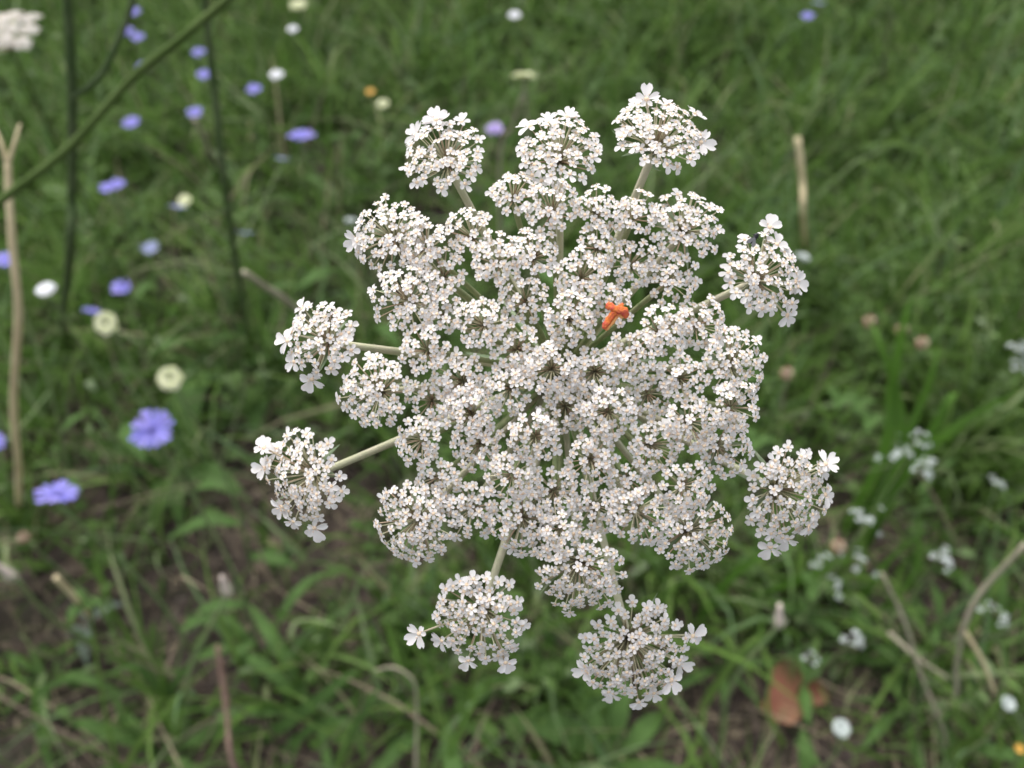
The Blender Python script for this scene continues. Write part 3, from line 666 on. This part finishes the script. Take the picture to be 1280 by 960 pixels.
stalk('straw tan stalk rising from grass behind the umbel', [(1004, 275, 1.0), (1003, 225, .97), (997, 172, .95)], .0030, .0036, 'straw', [], on_ground(1006, 320))
stalk('grey tan twig pointing at an outer umbellet', [(362, 379, .74), (335, 361, .69), (305, 340, .64)], .0028, .0022, 'strawg', [], on_ground(470, 455))
stalk('bent pale straw arching beside the small white flowers', [(1190, 880, .78), (1196, 830, .74), (1205, 785, .70), (1225, 742, .68), (1282, 680, .64)], .0021, .0019, 'strawg', [], below(1190, 880, .78, 0, .01))
stalk('grey straw crossing out of the bent pale straw', [(1205, 788, .71), (1228, 826, .72), (1243, 866, .74)], .0020, .0017, 'straw', [], None)
stalk('thin grey stalk slanting through the grass below the white bunch', [(1182, 925, .80), (1150, 840, .78), (1130, 775, .76), (1102, 716, .74)], .0020, .0013, 'strawg', [], below(1182, 925, .80))
stalk('grey brown straw lying over the weeds beside the bent straws', [(1110, 790, .80), (1150, 825, .79), (1185, 848, .79)], .0021, .0015, 'strawg', [], None)
stalk('thin dry upright stalk hanging over at its tip below the umbel', [(520, 975, .72), (521, 900, .69), (519, 858, .665), (508, 842, .66), (490, 834, .66), (468, 838, .67)], .0013, .0008, 'strawg', [], below(520, 985, .74))
stalk('short tan straw stub poking from the weeds near bare soil', [(98, 752, .80), (84, 736, .77), (70, 722, .75)], .0028, .0026, 'straw', [], on_ground(110, 768))
stalk('slim brown stalk under the broad cream flower head', [(625, 200, 1.05), (640, 160, .98), (652, 120, .93)], .0022, .0018, 'strawg', [], below(625, 200, 1.05))
stalk('short tan stalk under the column of lilac flowers', [(258, 178, 1.2), (243, 150, 1.1)], .0030, .003, 'strawg', [], on_ground(275, 215))

# ------------------------------------------------------------------ background wild carrot plants, dark branching stems
um = MB(); q = random.Random(8)
for i in range(34):
    rr = math.sqrt((i + .5) / 34); a = i * 2.39996; A, F_, I_ = FARR[q.choice((0, 0, 1))][q.randrange(7)]
    Fm = frame((.5 * rr * math.cos(a), .5 * rr * math.sin(a), 1), None, q.uniform(0, 6)); um.add((A * .17) @ Fm.T + np.array([rr * math.cos(a), rr * math.sin(a), -.28 * rr * rr]), F_, I_)
UM = um.mesh('umbellet_florets', FM)
def far_umbel(pl, top, nrm, rad, n=18, rise=.8):
    fr = frame(nrm)
    for i in range(n):
        rr = math.sqrt((i + .5) / n); a = i * 2.39996; p = top + unit(nrm) * rad * (rise - .3 * rr * rr) + (fr[:, 0] * math.cos(a) + fr[:, 1] * math.sin(a)) * rr * rad
        o = pl.inst('umbellet', UM, p, frame(unit(nrm) + (fr[:, 0] * math.cos(a) + fr[:, 1] * math.sin(a)) * .4 * rr), rad * .215)
        pl.part('ray', *tube(np.array([top, top * .5 + p * .5 - unit(nrm) * rad * .06, p - unit(nrm) * rad * .1]), .0008, .0006, 5), 'ray')
def feather(pl, p0, d, ln, m='weed'):
    d = unit(d); s = unit(np.cross(d, UPV)); mb = MB()
    v, f = tube(np.array([p0, p0 + d * ln * .5 + UPV * ln * .06, p0 + d * ln]), .0007, .0004, 4); mb.add(v, f)
    for i in range(9):
        t = .15 + .85 * i / 9
        for sg in (-1, 1):
            b = p0 + d * ln * t + UPV * ln * .06 * math.sin(t * 3.1); L = ln * .34 * (1 - .6 * t)
            for k in range(3):
                e = b + unit(s * sg + d * (.3 + .5 * k)) * L * (1 - .15 * k) + UPV * L * .1
                v, f = strip([b, b * .5 + e * .5, e], d, [.0006, .0011, .0002]); mb.add(v, f)
    o = bpy.data.objects.new('leaf', None)
    me = bpy.data.meshes.new('leaf'); V = np.concatenate(mb.V) - pl.b; me.from_pydata(V.tolist(), [], mb.F); me.materials.append(M[m]); o = bpy.data.objects.new('leaf', me); link(o, pl.o)
def carrot_stem(label, pts, r0, r1, m, base, branches=(), umbels=(), leaves=()):
    P = [np.asarray(base, float)] + [at(*p) for p in pts]; pl = Plant('wild_carrot', label, 'wild carrot', P[0])
    pl.part('stem', *tube(catmull(P, 8), r0, r1, 8, .06), m)
    for b, ra, rb in branches: pl.part('branch', *tube(catmull([at(*p) for p in b], 7), ra, rb, 7, .06), m)
    for p, nn, rad in umbels: far_umbel(pl, at(*p), nn, rad)
    for p, d, ln in leaves: feather(pl, at(*p), d, ln)
    return pl
carrot_stem('wild carrot with dark upright stem and a curved branch low on it', [(86, 330, .66), (90, 240, .59), (90, 115, .52), (84, 0, .48), (78, -90, .455)], .0036, .0026, 'stemd', on_ground(80, 425), [([(91, 122, .52), (125, 95, .51), (150, 45, .50), (166, 0, .49), (176, -50, .48)], .0020, .0016)], [((78, -90, .455), (0, .2, 1), .026), ((176, -50, .48), (.2, .1, 1), .02)], [((90, 250, .595), (-.9, .5, .1), .026)])
carrot_stem('wild carrot with a slanting green stem crossing the dark upright stem', [(-160, 400, .53), (-20, 268, .50), (80, 190, .485), (165, 98, .47), (230, 45, .46), (300, -15, .45), (350, -60, .44)], .0026, .0021, 'stem', ground_at(-.55, .62), [], [((350, -60, .44), (.3, .1, 1), .024)], [])
carrot_stem('wild carrot with a slim green stem behind the slanting stem', [(300, 360, .84), (282, 240, .66), (268, 110, .60), (258, 20, .56), (254, -60, .53)], .0030, .0020, 'stemd', on_ground(314, 430), [([(284, 262, .665), (262, 268, .66), (235, 270, .66)], .0010, .0006), ([(284, 262, .665), (315, 245, .67), (345, 235, .68)], .0010, .0006)], [((254, -60, .53), (0, .2, 1), .025)], [((283, 258, .665), (-.7, .5, .3), .022), ((288, 280, .69), (.7, .5, .2), .024)])
p0 = at(14, 62, .66)
cw = Plant('wild_carrot', 'wild carrot with a white umbel seen side on above the tan stalk', 'wild carrot', ground_at(p0[0] - .05, p0[1] + .12))
cw.part('stem', *tube(catmull([cw.b, cw.b * .5 + p0 * .5 + np.array([-.02, .03, 0]), p0], 8), .002, .0014, 7), 'stem'); far_umbel(cw, p0, (-.1, -.05, 1), .030, 20, .75)

# ------------------------------------------------------------------ broad leaved plants and broad grass tufts
def rosette(label, px, py, n, ln, wid, m='leaf', group=None, rise=.5, a0=None, arc=6.28, name='broadleaf_plant', cat='plant'):
    b = on_ground(px, py); pl = Plant(name, label, cat, b, group); a0 = rnd.uniform(0, 6.28) if a0 is None else a0
    for k in range(n):
        a = a0 + arc * k / n + rnd.uniform(-.45, .45); L = ln * rnd.uniform(.5, 1.35); d = (math.cos(a), math.sin(a))
        P = leafpath(b + UPV * .003, d, L, L * rise * rnd.uniform(.7, 1.2), L * .28, 7)
        W = np.array([.22, .45, .85, 1, .85, .5, .05]) * L * wid * rnd.uniform(.85, 1.15)
        pl.part('leaf', *strip(P, (-d[1], d[0], rnd.uniform(-.25, .25)), W, .28), m)
    return pl
rosette('broad oval leaved plant directly below the umbel', 770, 955, 7, 0.088, 0.124)
rosette('lush leafy plant with narrow leaves below the stray floret of the umbel', 560, 900, 9, 0.104, 0.062)
rosette('narrow leaved plant between bare soil and the thin upright stalk', 400, 900, 9, 0.104, 0.056)
rosette('low leafy plant on bare soil at the bottom of the pinkish seed stalk', 200, 945, 8, 0.080, 0.062)
rosette('low narrow leaved plant on soil beside the tan straw stub', 60, 850, 8, 0.080, 0.062)
rosette('grey leaved seedling on the dark soil near the tan straw stub', 108, 780, 4, .04, .16, 'grey')
rosette('leafy plant below the orange white closed bud', 330, 820, 7, 0.080, 0.062)
rosette('leafy plant under the wide open blue flower', 230, 600, 7, .10, .13)
rosette('leafy plant growing under the two outer umbellets with long florets', 690, 850, 8, 0.080, 0.074)
rosette('dense leafy plant beside the russet dead leaf', 900, 840, 7, 0.080, 0.068)
rosette('leafy plant among straw beneath the small bright white flower', 1120, 890, 7, 0.072, 0.062)
rosette('leafy plant half hidden by the bent pale straw', 1250, 800, 7, 0.080, 0.074)
rosette('leafy plant behind the dull white weed bunch', 1010, 700, 7, 0.080, 0.074)
rosette('leafy plant among chicory under the dark upright stem', 120, 470, 7, .11, .12)
rosette('leafy plant beneath the slim green stem of a wild carrot', 330, 480, 8, .12, .12)
BG = 'broad_grass'
def bigblades(label, items, m='bright'):
    pl = Plant('broad_grass', label, 'grass tuft', below(*items[0][0][0]))
    for pts, wd in items:
        P = [at(*p) for p in pts]; P = catmull([ground_at(P[0][0], P[0][1])] + P, 5); n = len(P)
        W = wd * np.maximum(.04, (1 - np.linspace(0, 1, n) ** 2.6)) / 2; d = P[-1] - P[0]
        pl.part('blade', *strip(P, unit(np.cross(d, CF)), W, .25), m)
bigblades('tuft of broad bright grass blades standing near faded clover heads', [([(1105, 560, .88), (1115, 480, .83), (1130, 400, .80), (1143, 362, .80)], .013), ([(1120, 560, .88), (1122, 500, .84), (1100, 430, .82), (1085, 395, .84)], .010), ([(1125, 560, .88), (1160, 480, .83), (1175, 420, .82)], .010)])
bigblades('broad bright grass blades arching over the small white flowers', [([(1130, 590, .86), (1190, 535, .76), (1240, 505, .72), (1290, 480, .70)], .014), ([(1120, 590, .86), (1160, 545, .80), (1185, 500, .78), (1200, 490, .80)], .012)])
bigblades('pale green grass blades slanting out of the dark gap below the umbel', [([(300, 940, .86), (370, 895, .78), (420, 855, .74), (450, 835, .74)], .013), ([(330, 960, .84), (400, 905, .78), (500, 890, .76)], .010), ([(400, 990, .82), (455, 890, .76), (480, 850, .75)], .009)], 'leaf')
bigblades('bright grass blades on soil around the slanting bud stem', [([(230, 880, .88), (190, 850, .82), (168, 832, .80), (120, 850, .82)], .011), ([(200, 880, .86), (230, 840, .80), (262, 792, .78)], .009), ([(60, 950, .84), (45, 870, .80), (110, 845, .80)], .011), ([(200, 940, .84), (152, 900, .80), (150, 860, .80)], .009)], 'leaf')
bigblades('long green grass blades sweeping past an outer umbellet', [([(860, 800, .92), (905, 730, .86), (960, 690, .84), (1000, 680, .86)], .011), ([(900, 760, .92), (1010, 720, .84), (1075, 690, .84)], .009), ([(1060, 780, .9), (1110, 700, .84), (1180, 650, .82)], .010), ([(1080, 780, .9), (1140, 720, .84), (1150, 640, .80)], .010)], 'bright')
bigblades('long bluish green grass blades crossing the bare soil below the umbel', [([(840, 960, .9), (880, 880, .84), (930, 810, .82), (960, 790, .84)], .010), ([(1000, 960, .86), (960, 890, .80), (968, 830, .77)], .007)], 'grass')
bigblades('long grass blades leaning beside the small orange flower', [([(1190, 970, .82), (1230, 900, .76), (1285, 830, .74)], .010), ([(1240, 980, .80), (1250, 930, .76), (1240, 880, .74)], .009), ([(1180, 960, .82), (1210, 925, .78), (1285, 905, .76)], .009)], 'grass')

# dead leaf
b = on_ground(985, 880) + UPV * .006; dl = Plant('dead_leaf', 'russet brown dead leaf lying in the grass under the closed bud', 'leaf', b)
V = []; F = []; n = 9
for i in range(n):
    t = i / (n - 1); wv = .021 * math.sin(math.pi * (.08 + .9 * t)) ** .7 * (1 + .22 * math.sin(9 * t + 1))
    for k in range(5):
        s = (k - 2) / 2; V.append(b + np.array([(s * wv) * 1.15 + .040 * (t - .5), (t - .5) * .040 - .010 * s + .006 * s * math.sin(6 * t), .010 * abs(s) ** 1.5 + .006 * math.sin(5 * t + 2 * s) + .012 * t]))
for i in range(n - 1):
    for k in range(4): F.append((i * 5 + k, i * 5 + k + 1, i * 5 + 6 + k, i * 5 + 5 + k))
dl.part('blade', V, F, 'dead'); dl.part('stalk', *tube(np.array([V[2], V[2] + np.array([-.004, -.014, .002]), V[2] + np.array([-.012, -.024, -.004])]), .0011, .0007, 6), 'strawg')
